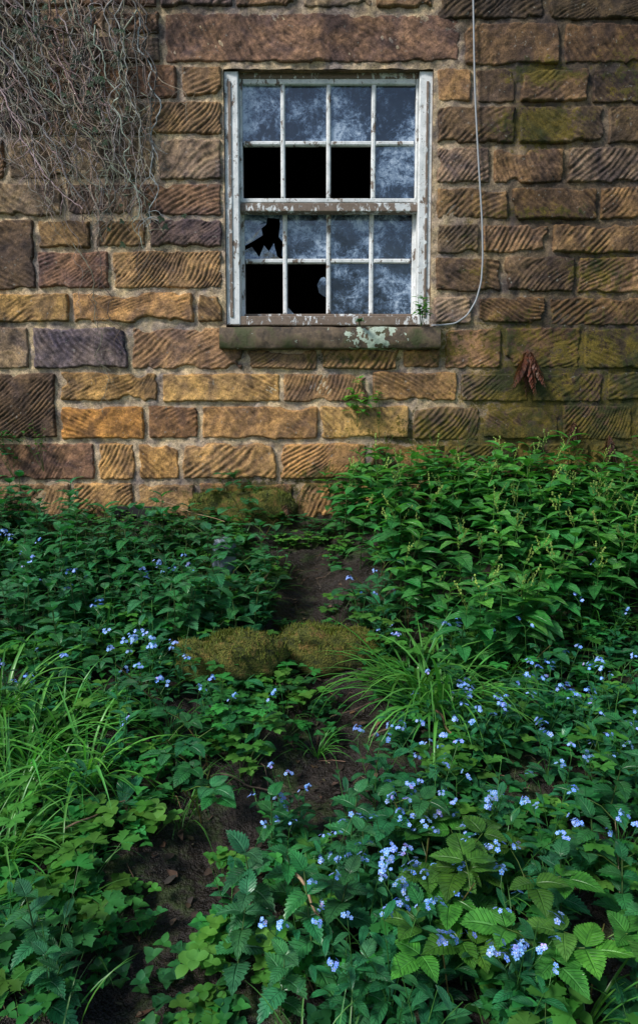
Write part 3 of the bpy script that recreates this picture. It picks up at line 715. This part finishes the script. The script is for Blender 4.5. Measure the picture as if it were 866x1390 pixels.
weed(571,443,.13,10,.038,(0.10,0.36,.06),-.06,.3); weed(488,443,.035,5,.024,GM,-.06); weed(20,650,.32,4,.06,GB); weed(60,640,.25,4,.035,GY)
for px,py in [(600,655),(700,640),(450,670),(130,700),(220,705),(5,600)]: weed(px,py,.08,3,.03,GM)
make_obj("wall_weeds",G,VM)
M_moss,nt,b=newmat("moss"); p=pos(nt)
n1=noise(nt,20,4,.7,p); n2=noise(nt,160,3,.7,p)
c=ramp(nt,n1,[(0.35,(0.035,0.045,0.008)),(0.52,(0.11,0.12,0.016)),(0.66,(0.21,0.13,0.035))]); c=vary(nt,c,n2,.5,1.5); setc(nt,b,c); b.inputs["Roughness"].default_value=.95; nn=bump(nt,n1,None,.8,.02); bump(nt,n2,b,1,.008,nn)
def rock(name,c,sx,sy,sz,mat,seed=1,fuzz=0,rot=0,n=40,sq=.6,am=.55):
    G=Geo(); th=np.linspace(0,2*math.pi,n*2); ph=np.linspace(-math.pi/2,math.pi/2,n); T,Pp=np.meshgrid(th,ph)
    f=lambda a:np.sign(a)*np.abs(a)**sq
    x=f(np.cos(Pp))*f(np.cos(T)); y=f(np.cos(Pp))*f(np.sin(T)); z=f(np.sin(Pp))
    k=1+(fbm(x*2+5+z,y*2+5+z*.7,seed,4)-.5)*am
    X=x*sx*k;Y=y*sy*k;Z=z*sz*k; X,Y=X*math.cos(rot)-Y*math.sin(rot),X*math.sin(rot)+Y*math.cos(rot)
    V=np.stack([X+c[0],Y+c[1],Z+c[2]],-1).reshape(-1,3); G.add(V,grid_faces(n*2,n),None,(.1,.08,.06))
    for _ in range(fuzz):
        i=random.randint(n*n,2*n*n-1); v=V[i]+np.array([R(-.01,.01),R(-.01,.01),-.001]); h=R(.006,.018); w=.0016; a=R(0,3.14); o=np.array([R(-.5,.5)*h,R(-.8,.3)*h,h])
        e=np.array([math.cos(a)*w,math.sin(a)*w,0]); G.add([v-e,v+e,v+o+e*.2,v+o-e*.2],[(0,1,2,3)],None,cj((.13,.16,.02),.45),1)
    return make_obj(name,G,[mat,M_petal])
q=P(335,690,-.04); rock("mossy_plinth_stone",(q[0]-.02,-.01,q[2]-.01),.26,.08,.10,M_moss,4,2600,0,60,.4)
q=atpx(310,920); z=float(gz(*q)); rock("mossy_stone_step",(q[0],q[1],z+.06),.17,.08,.08,M_moss,9,2400,.12,50,.95,1.0)
q=atpx(450,905); z=float(gz(*q)); rock("mossy_stone_step",(q[0],q[1],z+.065),.20,.085,.085,M_moss,12,2400,-.1,50,.95,1.0)
M_rk,nt,b=newmat("blue_grey_stone"); setc(nt,b,ramp(nt,noise(nt,25,5,.7,pos(nt)),[(0.3,(0.08,0.10,0.13)),(0.7,(0.26,0.31,0.38))])); b.inputs["Roughness"].default_value=.4
q=atpx(305,795); rock("slate_stone",(q[0],q[1],float(gz(*q))+.12),.05,.03,.08,M_rk,15,0,.4)
G=Geo(); pb(G,152,215,688,702,-.035,.02); make_obj("air_vent",G,[M_dark],house,False)  # solid block, the hole's darkness is put into its near-black colour
G=Geo()
def twig(a,b_,r,c,lift=(.02,.02)):
    A=atpx(*a);B=atpx(*b_); t=np.linspace(0,1,9); x=A[0]+(B[0]-A[0])*t;y=A[1]+(B[1]-A[1])*t
    z=np.linspace(float(gz(*A))+lift[0],float(gz(*B))+lift[1],9)+np.sin(t*9)*.004; tube(G,np.stack([x+np.sin(t*7)*.005,y,z],-1),r,r*.5,5,c)
twig((400,1270),(450,1330),.004,(.3,.2,.12),(.14,.09)); twig((215,740),(305,760),.003,(.3,.2,.11),(.22,.18)); twig((590,1000),(620,1030),.005,(.2,.12,.06),(.08,.05)); twig((500,1010),(560,980),.004,(.14,.1,.06)); twig((300,1060),(370,1090),.004,(.1,.07,.05)); twig((520,960),(440,990),.003,(.16,.1,.07)); twig((90,1170),(170,1130),.003,(.2,.13,.08),(.08,.08))
for _ in range(260):
    x=R(-1.2,1.2); y=R(-2.6,-.2)
    l=R(.02,.09); a=R(0,6.28); z=float(gz(x,y))+.006; tube(G,np.array([(x,y,z),(x+math.cos(a)*l/2,y+math.sin(a)*l/2,z+.006),(x+math.cos(a)*l,y+math.sin(a)*l,float(gz(x+math.cos(a)*l,y+math.sin(a)*l))+.006)]),R(.0008,.0022),.0008,4,cj((.12,.08,.045),.5))
for _ in range(300):
    i=random.randint(0,len(PATH)-3); t=R(0,1); x=PATH[i][0]*(1-t)+PATH[i+1][0]*t+random.gauss(0,.12); y=PATH[i][1]*(1-t)+PATH[i+1][1]*t+random.gauss(0,.1)
    L=R(.012,.035); put(G,leaf(L,L*.6,'ovate',4,3,0,.3,R(-.3,.5)),(x,y,float(gz(x,y))+.005),R(0,6.28),R(-.2,.3),cj(random.choice([(.05,.03,.018),(.03,.02,.014),(.08,.055,.03)]),.3),R(-.4,.4))
make_obj("leaf_litter",G,[M_bark])

# ================= trees behind camera =================
M_tleaf=M_plain
def tree(x,y,h,seed):
    random.seed(seed); g=Geo(); lf=Geo(); z0=float(gz(x,y))-.1
    def grow(p,d,L,r,depth):
        n=6; pts=[p]; 
        for _ in range(n):
            d=d+np.array([R(-.18,.18),R(-.18,.18),R(-.05,.12)]); d/=np.linalg.norm(d); pts.append(pts[-1]+d*L/n)
        tube(g,np.array(pts),r,r*.6,6,(.07,.055,.04))
        if depth==0:
            for _ in range(26):
                c=pts[random.randint(1,n)]+np.array([random.gauss(0,.22) for _ in range(3)]); a=R(0,6.28); s=R(.03,.06)
                e=np.array([math.cos(a),math.sin(a),R(-.5,.5)])*s; f=np.array([-math.sin(a),math.cos(a),R(-.5,.5)])*s*.6
                lf.add([c-e,c+f,c+e,c-f],[(0,1,2,3)],None,cj((.05,.11,.025),.4))
            return
        for k in range(random.randint(3,4)):
            a=R(0,6.28); sp=R(.4,.9); nd=d*math.cos(sp)+np.array([math.cos(a),math.sin(a),.2])*math.sin(sp); nd/=np.linalg.norm(nd)
            grow(pts[random.randint(3,n)],nd,L*R(.6,.8),r*.55,depth-1)
    grow(np.array([x,y,z0]),np.array([0,0,1.]),h*.42,h*.022,4)
    e=bpy.data.objects.new("woodland_tree",None); scene.collection.objects.link(e)
    make_obj("trunk_and_limbs",g,[M_bark],e); make_obj("crown",lf,[M_tleaf],e)
for i,(x,y,h) in enumerate([(-2.2,-14,8),(1.5,-15,8.5),(5.6,-12,8.5)]): tree(x,y,h,50+i)

# ================= light & camera =================
w=bpy.data.worlds.new("World"); scene.world=w; w.use_nodes=True; nt=w.node_tree
sk=nt.nodes.new("ShaderNodeTexSky"); sk.sky_type='NISHITA'; sk.sun_disc=False
to=np.array([-.80,-.58,.95]); to/=np.linalg.norm(to)
sk.sun_elevation=math.asin(to[2]); sk.sun_rotation=math.atan2(to[0],to[1]) % (2*math.pi)
bg=nt.nodes["Background"]; bg.inputs[1].default_value=.15; nt.links.new(sk.outputs[0],bg.inputs[0])
l=bpy.data.lights.new("Sun",'SUN'); l.energy=3.8; l.angle=math.radians(11); l.color=(1,.96,.91)
lo=bpy.data.objects.new("sun",l); scene.collection.objects.link(lo)
from mathutils import Vector
lo.rotation_euler=Vector(to).to_track_quat('Z','Y').to_euler()
cam=bpy.data.cameras.new("Camera"); co=bpy.data.objects.new("Camera",cam); scene.collection.objects.link(co)
cam.sensor_fit='VERTICAL'; cam.sensor_height=38.5; cam.lens=F*38.5/1390; cam.shift_y=-45/1390; cam.clip_end=500; cam.clip_start=.02
co.location=CAM; co.rotation_euler=(math.radians(85),0,0); scene.camera=co
scene.view_settings.view_transform='Standard'; scene.view_settings.look='None'; scene.view_settings.exposure=0
